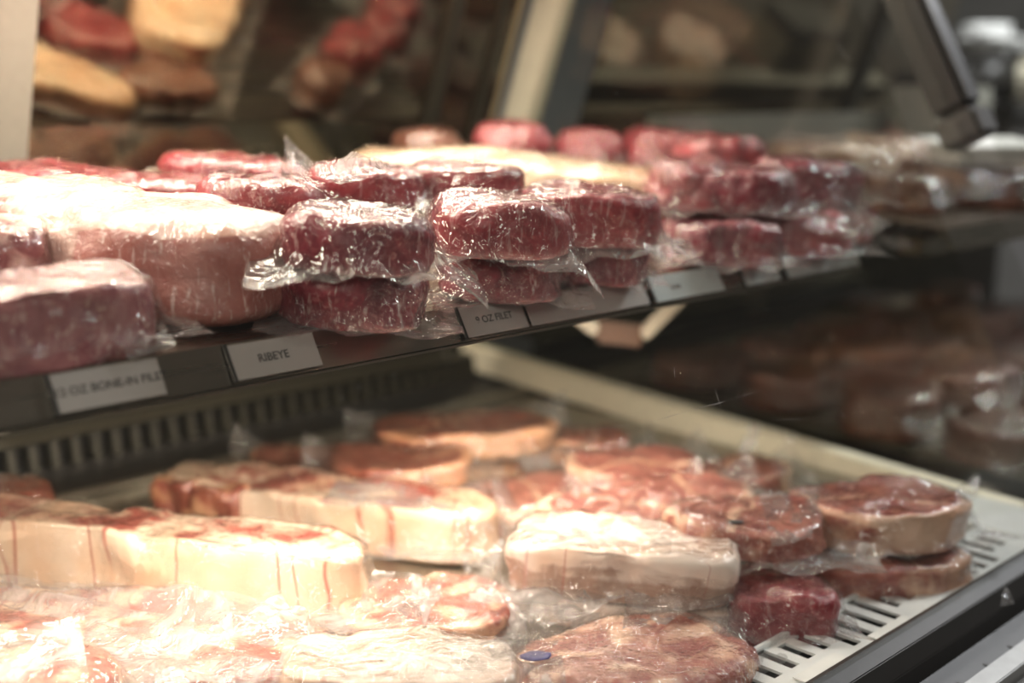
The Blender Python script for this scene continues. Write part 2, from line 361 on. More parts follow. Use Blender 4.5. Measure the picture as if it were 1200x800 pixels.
# shelf support under the right end: two cream arms and a brown cross bar
br = empty('shelf_bracket', (1.30, 1.08, .93)); tag(br, 'cream angled shelf bracket with brown cross bar under the shelf end', 'bracket')
pts = [at_z(668, 366, .975), at_z(702, 388, .915), at_z(752, 394, .915), at_z(792, 350, .985)]
d_ = 1.78
pts = [CAM + ray(*p)*d_ for p in ((664, 362), (700, 388), (752, 394), (800, 345))]
for nm, a, b_, mt in (('bracket_arm', 0, 1, 'cream'), ('cross_bar', 1, 2, 'brownbar'), ('bracket_arm', 2, 3, 'cream')):
    if mt == 'brownbar' and 'brownbar' not in M: M['brownbar'] = plain('brown_bar', (.20, .10, .055), .5)
    o = beam(nm, pts[a], pts[b_], .024, .02 if mt == 'cream' else .034, M[mt], None, .003, ref=FWD)
    o.parent = br; o.matrix_parent_inverse = Matrix.Translation(-Vector(br.location))

# ------------------------------------------------------------------ tags on the rail
FN = Vector((0, -.86, .51)).normalized(); FU = Vector((0, .018, .031)).normalized()
def rail_x(px):
    """x on the rail under a pixel column (rail middle line)"""
    best = None
    for i in range(60):
        x = -.2 + i*.035
        pass
    lo, hi = -.5, 3.0
    mid_p = Vector((0, SHELF_Y-.010, SHELF_Z-.015))
    for _ in range(60):
        m_ = (lo+hi)/2; v = Vector((m_, mid_p.y, mid_p.z)) - CAM
        u = 600 + F*v.dot(RIGHT)/v.dot(FWD)
        if u < px: lo = m_
        else: hi = m_
    return lo
def rail_tag(pa, pb, text, label, mat='tag', size=.0105, tx=.5, clip=True):
    xa, xb = rail_x(pa), rail_x(pb); wd = xb-xa
    c = Vector(((xa+xb)/2, SHELF_Y-.0098, SHELF_Z-.0148)) + FN*.0022
    o = empty('shelf_tag', c); tag(o, label, 'tag')
    rot = Matrix(((1, 0, 0), (0, FU.y, FN.y), (0, FU.z, FN.z))).to_euler(); o.rotation_euler = rot
    bm = bmesh.new(); add_box(bm, -wd/2, wd/2, -.0150, .0150, 0, .0014); bmesh.ops.bevel(bm, geom=list(bm.edges), offset=.0004, segments=1, affect='EDGES')
    link('tag_plate', bm_mesh('tag_plate', bm), M[mat], o)
    if clip:
        bm = bmesh.new(); add_box(bm, -wd/2-.0032, -wd/2-.0004, -.0160, .0162, 0, .0026); e = link('tag_end', bm_mesh('tag_end', bm), M['black'], o); e['label'] = 'black end edge of the tag'
    if text:
        cu = bpy.data.curves.new('lettering', 'FONT'); cu.body = text; cu.size = size; cu.align_x = 'CENTER'; cu.align_y = 'CENTER'; cu.extrude = .0001; cu.offset = .00010
        tmp = bpy.data.objects.new('tmp', cu); COL.objects.link(tmp)
        dg = bpy.context.evaluated_depsgraph_get(); me = bpy.data.meshes.new_from_object(tmp.evaluated_get(dg)); me.name = 'lettering'
        bpy.data.objects.remove(tmp)
        l = link('lettering', me, M['ink'], o, (wd*(tx-.5), 0, .0016)); me.materials.clear(); me.materials.append(M['ink'])
    return o
rail_tag(62, 188, '12 OZ BONE-IN FILET', 'grey shelf tag reading 12 OZ BONE-IN FILET', size=.0092, tx=.52)
rail_tag(270, 370, 'RIBEYE', 'grey shelf tag reading RIBEYE', size=.0098, tx=.47)
rail_tag(540, 612, '9 OZ FILET', 'grey shelf tag reading 9 OZ FILET', size=.0098, tx=.50)
rail_tag(616, 754, '', 'long blank grey tag strip next to the 9 OZ FILET tag', clip=False)
t = rail_tag(762, 842, '', 'pale grey tag with a small dark printed mark', 'tag_pale')
bm = bmesh.new(); add_box(bm, -.030, -.014, -.003, .001, .0015, .0017); link('printed_mark', bm_mesh('printed_mark', bm), M['ink'], t)
rail_tag(868, 908, '', 'short blank pale tag after the gap in the rail', 'tag_pale', clip=False)
rail_tag(916, 1000, '', 'wide blank pale tag at the end of the rail', 'tag_pale')

# ------------------------------------------------------------------ meat packs
def outline(kind, L, W, seed):
    rnd = random.Random(seed); ph = [rnd.uniform(0, 2*PI) for _ in range(4)]
    def R(th):
        c, s = math.cos(th), math.sin(th)
        e = {'round': 2.15, 'oval': 2.3, 'block': 5.0, 'loaf': 3.4, 'slab': 3.6, 'rib': 2.4}[kind]
        r = (abs(c/(L/2))**e + abs(s/(W/2))**e) ** (-1/e)
        k = .05 if kind in ('block', 'slab', 'loaf') else .075
        r *= 1 + k*.5*math.sin(2*th+ph[0]) + k*.45*math.sin(3*th+ph[1]) + k*.2*math.sin(5*th+ph[2])
        if kind == 'rib': r *= 1 + .12*math.exp(-((math.atan2(math.sin(th-2.5), math.cos(th-2.5)))/.5)**2) - .12*math.exp(-((math.atan2(math.sin(th-1.7), math.cos(th-1.7)))/.3)**2)
        return r
    return R
def profile(ca, cb):
    """(rho, z) rings from bottom centre over the side to top centre; ca, cb = corner radius across and down"""
    P = [(r_*(1-ca*.6), -1) for r_ in (0, .25, .45, .65, .82, .95)]
    for i in range(7):
        a = -PI/2 + PI/2*i/6; P.append((1-ca*.6+ca*.6*math.cos(a), -1+cb*.6+cb*.6*math.sin(a)))
    za, zb = -1+cb*.6, 1-cb
    for i in (1, 2, 3, 4): P.append((1.0, za+(zb-za)*i/5))
    for i in range(8):
        a = PI/2*i/7; P.append((1-ca+ca*math.cos(a), 1-cb+cb*math.sin(a)))
    for r_ in (.90, .76, .62, .48, .34, .18, 0): P.append((r_*(1-ca), 1))
    return P
CORNER = {'loaf': (.26, .85), 'round': (.30, .75), 'oval': (.30, .8), 'block': (.10, .38), 'slab': (.16, .5), 'rib': (.14, .55)}
def fat_of(style, rho, th, z, p, seed):
    n = noise.noise(p*38 + Vector((seed, 0, 0))); n2 = noise.noise(p*16 + Vector((0, seed, 3)))
    side = rho > .97 and z < .8
    if style == 'lean': return .06 + .22*n
    if style == 'steak':
        if side: return .46 + .4*n + .3*math.cos(th*1.0+seed)
        rim = max(0, (rho-.80)/.14)*(.55+.45*math.cos(th+seed))
        seam = .75*math.exp(-((rho*math.sin(th+seed*1.7)-.18+.25*n2)/.07)**2)*(1 if rho < .95 else .4)
        return max(.06, rim, seam) + .25*n
    if style == 'fatside':
        if side: return .95 + .25*n
        return .46 + .4*max(0, (rho-.7)/.25) + .5*n + .2*n2
    if style == 'fatcap':
        if z > .55: return .95 + .25*n
        if side and z > 0: return .55 + .4*n
        return .22 + .35*n
    if style == 'roll':                       # fat all over, lean only on the cut end (-x end)
        endy = math.cos(th)
        if rho > .9 and endy > .55 and z < .75: return .12 + .6*n2
        t_ = min(1, max(0, (z+.7)/1.4)); return .36 + .42*t_ + .5*n2 + .15*n
    if style == 'mix': return .42 + .55*n
    return .2
def body_mesh(name, R, T, style, seed, amp=.003, nt_=84, dome=0.0, kind='oval'):
    vs, fs, fat = [], [], []; PROF = profile(*CORNER[kind])
    for rho, z in PROF:
        for k in range(nt_):
            th = 2*PI*k/nt_; r = R(th)*rho
            p = Vector((r*math.cos(th), r*math.sin(th), T*(z+1)/2))
            u = (z+1)/2
            if z > .5: p.z += dome*(1-rho**2)
            q = p*15 + Vector((seed*3.1, seed*1.7, 0))
            dn = noise.noise(q)*amp + noise.noise(q*2.7)*amp*.45 - abs(noise.noise(q*4.5))*amp*.4
            p.x += math.cos(th)*dn*min(1, rho*1.1)*1.4; p.y += math.sin(th)*dn*min(1, rho*1.1)*1.4
            p.z += (dn*1.2) * u
            if rho > .95: p.x += math.cos(th)*.0025*math.sin(z*2.0+th*3+seed); p.y += math.sin(th)*.0025*math.sin(z*2.0+th*3+seed)
            vs.append(p); fat.append(min(1, max(0, fat_of(style, rho, th, z, p, seed))))
    n = len(PROF)
    for i in range(n-1):
        for k in range(nt_):
            a, b_ = i*nt_+k, i*nt_+(k+1) % nt_
            fs.append((a, b_, b_+nt_, a+nt_))
    me = bpy.data.meshes.new(name); me.from_pydata([tuple(v) for v in vs], [], fs)
    at = me.attributes.new('fat', 'FLOAT', 'POINT'); at.data.foreach_set('value', fat)
    bm = bmesh.new(); bm.from_mesh(me); bmesh.ops.remove_doubles(bm, verts=bm.verts, dist=1e-6); bm.to_mesh(me); bm.free()
    for p in me.polygons: p.use_smooth = True
    return me
def bag_mesh(name, R, T, ext, seed, zf=.35, fall=.006, wav=.006, curl=0.0, droop=(0,0,0,0), lift=(0,0,0,0), nx=72, ny=60, floor=.0015, dome=0.0, amp=.0055, corner=(.2, .5), loose_all=0.0):
    """one sheet of bag film: tight over the meat, tented down to a wavy sealed flange; ext = distances of the four edges"""
    xm, xp, ym, yp = ext; vs, fs, ls = [], [], []
    for j in range(ny+1):
        for i in range(nx+1):
            u, v = i/nx, j/ny
            x = -xm + (xm+xp)*u; y = -ym + (ym+yp)*v
            x += .004*noise.noise(Vector((y*22, seed, 0)))*(abs(2*u-1)**4); y += .004*noise.noise(Vector((x*22, seed, 5)))*(abs(2*v-1)**4)
            r = math.hypot(x, y); th = math.atan2(y, x); Rr = R(th); d = r-Rr; rho = r/Rr
            q = Vector((x*15, y*15, T*15)) + Vector((seed*3.1, seed*1.7, 0)); dn = (noise.noise(q) + noise.noise(q*2.7)*.45 - abs(noise.noise(q*4.5))*.4)*amp
            ca, cb = corner; kk = min(1.0, max(0.0, (rho-(1-ca))/ca)); top = T - T/2*cb*(1-math.sqrt(max(0, 1-kk*kk)))*.9
            top += .0020 + dn*1.2 + dome*(1-min(1, rho)**2)
            if d <= 0: z = top; loose = loose_all
            else:
                pl = .5+.5*math.sin(th*17+seed*5+3*noise.noise(Vector((x*12, y*12, seed))))
                f = fall*(.75+.5*pl)
                z = T*zf + (top-T*zf)*math.exp(-(d/f)**1.25)
                g = min(1, d/.03)
                z += wav*g*(noise.noise(Vector((x*26, y*26, seed*2)))*1.3 + .7*math.sin(th*9+seed))
                loose = max(loose_all, min(1, max(0, d-.005)/.014))
                e = (max(0, -x-xm*.55)/(xm*.45), max(0, x-xp*.55)/(xp*.45), max(0, -y-ym*.55)/(ym*.45), max(0, y-yp*.55)/(yp*.45))
                for k in range(4): z += (lift[k]-droop[k])*min(1.2, e[k])**2
                z += curl*(max(e[0], e[1])*max(e[2], e[3]))**1.5
                if sum(droop) == 0 or not any(e[k] > 0 and droop[k] > 0 for k in range(4)): z = max(z, floor + .0015*noise.noise(Vector((x*60, y*60, 1))))
            vs.append((x, y, z)); ls.append(loose)
    for j in range(ny):
        for i in range(nx):
            a = j*(nx+1)+i; fs.append((a, a+1, a+nx+2, a+nx+1))
    me = bpy.data.meshes.new(name); me.from_pydata(vs, [], fs)
    at = me.attributes.new('loose', 'FLOAT', 'POINT'); at.data.foreach_set('value', ls)
    for p in me.polygons: p.use_smooth = True
    return me
SEED = [1]
def pack(name, label, cat, pos, L, W, T, yaw, kind='oval', style='steak', mat='steak', bag=.028, film='film', tilt=0.0, roll=0.0, group=None,
         amp=.0055, dome=0.0, bagkw=None, ext=None, part='meat', bone=None):
    SEED[0] += 1; sd = SEED[0]*1.37
    rot = (Matrix.Rotation(tilt, 3, 'X') @ Matrix.Rotation(math.radians(yaw), 3, 'Z') @ Matrix.Rotation(roll, 3, 'Y')).to_euler()
    o = empty(name, pos, rot); tag(o, label, cat, group)
    R = outline(kind, L, W, SEED[0])
    link(part, body_mesh(part, R, T, style, sd, amp, dome=dome, kind=kind), M[mat], o)
    if bone:
        for (bx, by, bz, br_, bl, ang) in bone:
            bm = bmesh.new(); bmesh.ops.create_icosphere(bm, subdivisions=3, radius=1)
            for v in bm.verts:
                v.co = Vector((v.co.x*bl, v.co.y*br_, v.co.z*br_*.9)) * (1+.12*noise.noise(v.co*3))
            q = link('bone', bm_mesh('bone', bm, True), M['bone'], o, (bx, by, bz), (0, 0, ang))
    if bag:
        e = ext or (L/2+bag, L/2+bag, W/2+bag, W/2+bag)
        kw = dict(dome=dome, amp=amp, corner=CORNER[kind]); kw.update(bagkw or {})
        b_ = link('plastic_bag', bag_mesh('plastic_bag', R, T, e, sd, **kw), M[film], o); b_['label'] = 'clear vacuum bag film'
    return o
def on_shelf(px, py, T, h=0.0): return at_shelf(px, py, h+T/2) - Vector((0, -math.sin(TILT), math.cos(TILT)))*(T/2)
def on_deck(px, py, T, h=0.0):
    p = at_z(px, py, DECK+h+T/2); p.z = DECK+h; return p
FD = DECK*0 
# ---- upper shelf, front row
def sp(label, px, py, T, L, W, yaw, h=0.0, **kw):
    return pack(kw.pop('name', 'meat_pack'), label, kw.pop('cat', 'meat'), on_shelf(px, py, T, h), L, W, T, yaw, tilt=TILT, **kw)
sp('bone-in filet pack behind the 12 OZ tag, marbled purple front', 48, 372, .060, .175, .085, 2, kind='block', style='lean', mat='strip', film='film',
   ext=(.10, .115, .055, .055), bagkw=dict(zf=.25, wav=.004))
sp('smaller pale filet pack behind the marbled bone-in pack', -6, 302, .06, .08, .07, 0, h=.02, kind='round', style='mix', mat='strip', bag=.015)
pack('rib_roast', 'big rib roast with white fat, tightly wrapped in stretch film behind RIBEYE tag', 'meat', Vector((.475, 1.048, SHELF_Z+math.tan(TILT)*(1.075-SHELF_Y))),   .40, .172, .085, 115.5-180,
     kind='loaf', style='roll', mat='ribroll', bag=0, tilt=TILT, dome=.010, amp=.007)
G = 'stacked red filets on the shelf'
sp('lower dark red filet of the two stacked beside the rib roast', 420, 342, .050, .135, .105, -35, style='lean', mat='filet', kind='round', group=G, bagkw=dict(zf=.12, wav=.004), bag=.02)
sp('upper dark red filet of the two stacked beside the rib roast', 424, 278, .050, .132, .104, -38, h=.054, style='lean', mat='filet', kind='round', group=G, film='film_milky',
   ext=(.092, .106, .068, .062), bagkw=dict(zf=.10, wav=.006, droop=(0, .022, 0.004, 0)))
sp('pale pink filet lying between the rib roast and the stacked filets', 310, 238, .052, .115, .10, -40, h=.054, style='lean', mat='filet_bright', kind='round', group=G, bagkw=dict(zf=.1), bag=.022)
sp('dark filet supporting the pale pink filet from below', 318, 290, .050, .115, .10, -30, style='lean', mat='filet', kind='round', group=G, bag=.0)
sp('dark filet underneath the wrinkled filet above the 9 OZ tag', 588, 318, .048, .125, .10, -30, style='lean', mat='filet', kind='round', group=G, bagkw=dict(zf=.12), bag=.015)
sp('wrinkled bright red filet on top of the stack above the 9 OZ tag', 582, 262, .052, .135, .105, -32, h=.051, style='lean', mat='filet_bright', kind='oval', group=G, film='film_milky', amp=.005,
   ext=(.07, .094, .066, .06), bagkw=dict(zf=.15, wav=.006, droop=(0, .035, .01, 0)))
sp('lower filet of the stack over the long grey tag strip', 690, 302, .046, .12, .10, -30, style='lean', mat='filet', kind='round', group=G, bag=.02, bagkw=dict(zf=.12))
sp('upper filet with a dark cut side over the long grey tag strip', 690, 252, .052, .13, .10, -30, h=.049, style='lean', mat='filet_bright', kind='slab', group=G,
   ext=(.075, .105, .072, .06), bagkw=dict(zf=.08, wav=.007, droop=(0, .006, .008, 0)), film='film_milky')
sp('glossy red filet behind the wrinkled filet, in front of the fat roast', 545, 220, .052, .125, .10, -35, h=.062, style='lean', mat='filet_bright', kind='round', group=G, bag=.02)
sp('shiny filet behind the topmost stacked filet', 432, 222, .05, .12, .10, -35, h=.062, style='lean', mat='filet_bright', kind='round', group=G, bag=.028, bagkw=dict(lift=(.03, 0, 0, .02)))
pack('fat_roast', 'long roast with thick cream fat cap lying behind the red filets', 'meat', Vector((1.085, 1.135, SHELF_Z+math.tan(TILT)*(1.135-SHELF_Y))), .44, .17, .085, 126, kind='slab', style='fatcap', mat='fatcap',
     bag=.035, tilt=TILT, dome=.012, bagkw=dict(zf=.2))
# right-hand stacks
G2 = 'filets stacked at the far shelf end'
for (px, py, T, L, W, yaw, h, mt, lb) in (
    (842, 280, .052, .14, .115, -30, 0, 'filet', 'bottom dark filet behind the pale tags, next to the long roast'),
    (932, 270, .052, .145, .115, -25, 0, 'filet_bright', 'bottom red filet behind the last pale tag'),
    (985, 262, .046, .09, .09, -25, 0, 'filet_bright', 'small end filet hanging over the shelf corner'),
    (806, 216, .055, .11, .10, -30, .055, 'filet_bright', 'glossy filet wedged against the end of the fat roast'),
    (862, 222, .056, .155, .12, -35, .050, 'filet', 'upper dark purple filet with golden glints'),
    (944, 212, .056, .15, .12, -20, .050, 'filet', 'upper filet in a loose bag at the shelf end'),
    (845, 184, .055, .14, .11, -20, .066, 'filet_bright', 'red filet peeking over the dark purple filet')):
    sp(lb, px, py, T, L, W, yaw, h=h, style='lean', mat=mt, kind='round', group=G2, bag=.026, amp=.008, bagkw=dict(zf=.15, wav=.007))
# rear row
G3 = 'meat along the rear of the shelf'
for (px, py, T, L, W, yaw, h, mt, lb) in (
    (500, 180, .055, .11, .09, -40, .03, 'brown', 'brown roast end behind the fat roast'),
    (598, 174, .062, .125, .10, -40, .04, 'filet_bright', 'bright red mound behind the middle of the fat roast'),
    (692, 180, .055, .11, .10, -40, .04, 'filet_bright', 'red mound below the cream corner post'),
    (775, 178, .055, .12, .10, -40, .05, 'filet_bright', 'pinkish red mound right of the cream corner post')):
    sp(lb, px, py, T, L, W, yaw, h=h, style='lean', mat=mt, kind='oval', group=G3, bag=.02, dome=.012)
sp('flat red flank behind the white rib roast', 60, 216, .04, .22, .11, -40, h=.045, style='lean', mat='filet_bright', kind='oval', bag=.02, group=G3)
sp('thin red flank tapering beside the pale pink filet', 175, 228, .035, .17, .10, -40, h=.05, style='lean', mat='filet_bright', kind='oval', bag=.02, group=G3)
sp('deep red pointed cut behind the pale pink filet', 275, 206, .045, .17, .09, -35, h=.05, style='lean', mat='filet_bright', kind='oval', bag=.02, group=G3)

for (x, y, L, W, T, yaw, mt, st, lb) in ((.71, 1.315, .36, .12, .046, 37, 'fatcap', 'fatcap', 'fat-covered flank lying against the mirror, seen by its reflection'), (.60, 1.18, .16, .10, .042, 10, 'filet', 'lean', 'dark red piece between the rib roast and the pointed cut'),
                             (.93, 1.375, .16, .09, .046, 0, 'brown', 'lean', 'brown piece against the mirror beside the fat roast'), (.86, 1.24, .16, .11, .05, 30, 'filet_bright', 'lean', 'red piece in front of the fat-covered flank by the mirror'),
                             (.78, 1.10, .16, .11, .05, -20, 'filet_bright', 'lean', 'red piece between the shiny filet and the fat-covered flank')):
    pack('meat_pack', lb, 'meat', (x, y, SHELF_Z+math.tan(TILT)*(y-SHELF_Y)), L, W, T, yaw, style=st, mat=mt, kind='oval', bag=.015, tilt=TILT, group=G3)
# ---- lower deck
def dp(label, px, py, T, L, W, yaw, h=0.0, **kw):
    return pack(kw.pop('name', 'meat_pack'), label, kw.pop('cat', 'meat'), on_deck(px, py, T, h), L, W, T, yaw, **kw)
pack('bone_in_rack', 'long bone-in rack with cream fat side and red seams, bagged, by the deck front', 'meat', (.556, 1.150, DECK), .54, .075, .082, -59, kind='block', style='fatside', mat='bonein', film='film_milky',
     ext=(.29, .33, .10, .060), bagkw=dict(zf=.12, wav=.008, lift=(0, .03, 0, 0)), amp=.007)
pack('bone_in_rack', 'bone-in rack with chine bones in cloudy bag, lying behind the cream fat rack', 'meat', (.805, 1.165, DECK), .44, .100, .062, -65, kind='block', style='fatside', mat='bonein', film='film_milky',
     ext=(.24, .26, .085, .08), bagkw=dict(zf=.3, wav=.006))
GD = 'bagged steaks on the lower deck'
pack('meat_pack', 'tan boxy pack under the thick white-topped pack', 'meat', (.905, .755, DECK), .22, .125, .030, -57, kind='block', style='fatside', mat='pale', bag=.018, group=GD)
pack('meat_pack', 'thick white-topped pack with a wide loose bag sheet in front', 'meat', (.894, .765, DECK+.032), .24, .12, .052, -57, kind='block', style='fatcap', mat='pale', film='film_milky',
     ext=(.145, .135, .115, .075), bagkw=dict(zf=.05, wav=.006, droop=(.0, 0, .025, 0)), group=GD)
dp('dark red pack under the round tilted steak', 912, 708, .05, .105, .095, -45, style='lean', mat='filet_bright', kind='slab', bag=.022, group=GD)
dp('round steak with fat rim and dark spot, tilted on the dark red pack', 880, 616, .034, .16, .13, -40, h=.060,  style='steak', mat='steak', kind='rib', bag=.035, group=GD, film='film_milky', bagkw=dict(zf=.1, wav=.008))
dp('lower thick steak of the pair by the air grille', 1025, 662, .042, .20, .13, -38, style='steak', mat='steak', kind='rib', ext=(.135, .118, .082, .10), group=GD, film='film_milky', bagkw=dict(zf=.1, wav=.009))
dp('upper thick steak of the pair by the air grille', 1035, 602, .045, .20, .135, -30, h=.046, style='steak', mat='steak', kind='rib', ext=(.14, .118, .082, .11), group=GD, film='film_milky', bagkw=dict(zf=.10, wav=.011))
dp('flat tan steak in front of the cloudy-bagged rack', 505, 717, .03, .17, .14, -35, style='mix', mat='steak', kind='rib', bag=.03, group=GD, bagkw=dict(zf=.2))
dp('wide marbled steak with a blue stamp at the deck front', 738, 777, .032, .235, .15, -20, style='mix', mat='steak', kind='oval', bag=.035, group=GD, bagkw=dict(zf=.2))
dp('white glossy block pack with crinkled end at the deck front', 472, 800, .05, .19, .10, -45, h=.026, style='fatcap', mat='pale', kind='block', film='film_milky', ext=(.115, .135, .07, .08), bagkw=dict(zf=.3, wav=.006), group=GD)
dp('pack underneath the white glossy block pack', 480, 836, .025, .18, .10, -45, style='fatside', mat='pale', kind='block', bag=.0, group=GD)
dp('red streaked rib pack under a clear sheet below the cream rack', 70, 735, .04, .24, .12, -45, style='mix', mat='bonein', kind='slab', film='film_milky', ext=(.13, .19, .10, .09), bagkw=dict(zf=.5, wav=.008, fall=.03, loose_all=.45), group=GD)
dp('flat rib pack under a cloudy sheet beside the white glossy block', 235, 775, .04, .24, .12, -42, style='mix', mat='bonein', kind='slab', film='film_milky', ext=(.15, .15, .09, .10), bagkw=dict(zf=.6, wav=.010, fall=.03, loose_all=.6), group=GD)
dp('red and cream rib pack with a bag corner standing up', 25, 812, .04, .16, .12, -40, h=.03, style='mix', mat='steak', kind='oval', film='film_milky', ext=(.09, .12, .07, .13), bagkw=dict(zf=.3, wav=.006, curl=.05, loose_all=.3), group=GD)
dp('dark red knob of meat behind the far end of the cream rack', 8, 602, .075, .12, .10, -50, style='lean', mat='rear', kind='oval', bag=.02, group=GD)
# rear of the deck
for (px, py, T, L, W, yaw, h, mt, lb) in (
    (545, 508, .036, .25, .16, -35, .036, 'rear', 'large brown-red steak at the deck rear under the cream end rail'),
    (560, 536, .03, .22, .14, -30, .0, 'rear', 'brown-red steak underneath the large rear steak'),
    (690, 524, .045, .13, .11, -40, .0, 'rear', 'brownish steak between the large rear steak and the end rail'),
    (380, 546, .034, .20, .13, -40, .0, 'rear', 'red steak behind the chine bone rack'),
    (470, 550, .034, .18, .12, -40, .034, 'rear', 'dark steak with yellow fat spots behind the chine bone rack'),
    (628, 588, .038, .21, .14, -22, .0, 'steak', 'long steak with purple cut edge behind the white-topped pack'),
    (722, 606, .036, .17, .12, -35, .034, 'steak', 'red steak with fat edge behind the white-topped pack'),
    (745, 554, .034, .18, .13, -30, .02, 'steak', 'steak in glinting bag in the middle of the deck'),
    (856, 560, .034, .17, .12, -35, .0, 'rear', 'steak with a bag corner standing up by the end rail'),
    (800, 588, .036, .16, .12, -35, .03, 'steak', 'steak between the round tilted steak and the glinting bag')):
    dp(lb, px, py, T, L, W, yaw, h=h, style='steak', mat=mt, kind='rib', group=GD, bag=.045, bagkw=dict(zf=.15, wav=.013, curl=.04, loose_all=.18))

# white paper tags lying on the grille
for i, (px, py, L_, lb) in enumerate(((1052, 738, .07, 'white paper tag on the middle of the air grille'), (1164, 678, .06, 'white paper tag on the grille by the end plate'), (968, 785, .07, 'white paper tag on the grille beside the blue-stamped steak'))):
    p = at_z(px, py, DECK+.0135); bm = bmesh.new(); add_box(bm, -L_/2, L_/2, -.013, .013, 0, .0012)
    o = link('paper_tag', bm_mesh('paper_tag', bm), M['white'], None, p); tag(o, lb, 'tag')

# ---- neighbour case contents
GN = 'meat packs in the adjoining case'
rn = random.Random(4); k = 0
for r_, y in enumerate((.72, .92, 1.12, 1.32)):
    for c_ in range(5):
        x = 1.74 + c_*.235 + rn.uniform(-.02, .02) + r_*.02
        k += 1
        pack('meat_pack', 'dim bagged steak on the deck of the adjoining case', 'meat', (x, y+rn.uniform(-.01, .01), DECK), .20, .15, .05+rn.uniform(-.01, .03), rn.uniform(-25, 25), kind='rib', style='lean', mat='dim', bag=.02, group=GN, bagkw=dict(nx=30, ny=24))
def nshelf(label, x, y, T, L, W, yaw, mat, kind='block', style='mix', film='film'):
    return pack('meat_pack', label, 'meat', (x, y, SHELF_Z+math.tan(TILT)*(y-SHELF_Y)), L, W, T, yaw, kind=kind, style=style, mat=mat, bag=.015, tilt=TILT, film=film, bagkw=dict(nx=30, ny=24))
def ns(label, px, py, h, *a, **k):
    p = at_shelf(px, py, h); return nshelf(label, p.x, p.y, *a, **k)
nshelf('pale wrapped poultry pack on the adjoining shelf', 2.04, 1.23, .07, .26, .17, -40, 'pale', film='film_milky')
nshelf('pale pink wrapped pack beside the grey tub on the adjoining shelf', 2.36, 1.24, .07, .26, .17, -40, 'pale', film='film_milky')
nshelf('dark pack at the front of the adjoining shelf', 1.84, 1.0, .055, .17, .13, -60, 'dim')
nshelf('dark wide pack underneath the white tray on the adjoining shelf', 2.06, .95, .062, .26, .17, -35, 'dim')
p = Vector((2.05, .945, SHELF_Z+.112))
o = empty('white_tray', p - Vector((0, 0, .03))); tag(o, 'white foam tray lying on a dark pack on the adjoining shelf', 'tray')
bm = bmesh.new(); add_box(bm, -.085, .085, -.06, .06, 0, .03); bmesh.ops.bevel(bm, geom=list(bm.edges), offset=.012, segments=3, affect='EDGES'); link('tray', bm_mesh('tray', bm), M['white'], o); o.rotation_euler = (TILT, 0, -.6)
bm = bmesh.new(); add_box(bm, -.092, .092, -.067, .067, .029, .034); link('tray_rim', bm_mesh('tray_rim', bm), M['white'], o)

# ---- grey tub behind the adjoining case, counter with lidded boxes beyond
cn = empty('side_counter', (3.95, 2.2, 0)); tag(cn, 'dark counter beyond the adjoining case', 'counter')
def cpart(nm, b_, mt, bev=.004):
    o = box(nm, b_, M[mt], cn, bev); o.matrix_parent_inverse = Matrix.Translation(-Vector(cn.location)); return o
cpart('counter_body', (3.3, 4.6, 1.45, 2.9, 0, 1.14), 'base'); cpart('counter_top', (3.27, 4.63, 1.42, 2.93, 1.14, 1.175), 'dark_frame')
def lidded(px, py, depth_x, wd, ht, lid_h, mats, label, nm='lidded_box'):
    d = ray(px, py); p = CAM + d*(depth_x/d.x); p.z = 1.175
    o = empty(nm, p, (0, 0, -.6)); tag(o, label, 'box')
    bm = bmesh.new(); add_box(bm, -wd/2, wd/2, -wd*.4, wd*.4, 0, ht); bmesh.ops.bevel(bm, geom=list(bm.edges), offset=wd*.12, segments=4, affect='EDGES'); link('box_body', bm_mesh('box_body', bm, True), M[mats[0]], o)
    bm = bmesh.new(); add_box(bm, -wd*.52, wd*.52, -wd*.42, wd*.42, ht-.004, ht+lid_h); bmesh.ops.bevel(bm, geom=list(bm.edges), offset=lid_h*.42, segments=4, affect='EDGES'); link('box_lid', bm_mesh('box_lid', bm, True), M[mats[1]], o)
    return o
lidded(1150, 100, 3.75, .19, .15, .09, ('black', 'white'), 'black box with a bulging white lid on the dark counter')
lidded(1212, 100, 3.85, .16, .14, .05, ('cream', 'white'), 'cream box standing beside the white-lidded black box')
# marks on the bags
def mark(px, py, z, L_, W_, mat, parent, nm):
    p = at_z(px, py, z); bm = bmesh.new(); bmesh.ops.create_icosphere(bm, subdivisions=2, radius=1)
    for v in bm.verts: v.co = Vector((v.co.x*L_/2*(1+.3*noise.noise(v.co*2)), v.co.y*W_/2*(1+.3*noise.noise(v.co*2+Vector((4, 0, 0)))), v.co.z*.0008))
    o = link(nm, bm_mesh(nm, bm, True), M[mat]); bpy.context.view_layer.update()
    o.parent = parent; o.matrix_parent_inverse = parent.matrix_world.inverted(); o.location = p; o.rotation_euler = (0, 0, -.6); return o
def find(t_): return [o for o in bpy.data.objects if o.get('label', '').startswith(t_)][0]
mark(628, 768, DECK+.0395, .030, .020, 'blue_ink', find('wide marbled'), 'ink_stamp')
mark(862, 611, DECK+.094, .020, .010, 'ink', find('round steak with'), 'dark_spot')

# chine bone blocks at the left end of the cloudy-bagged rack
rack = find('bone-in rack with chine')
for i, (x, L_) in enumerate(((-.185, .055), (-.118, .065))):
    R = outline('block', L_, .035, 90+i); me = body_mesh('chine_bone', R, .058, 'mix', 90+i, .006, kind='slab'); q = link('chine_bone', me, M['rear'], rack, (x, -.045, .002))
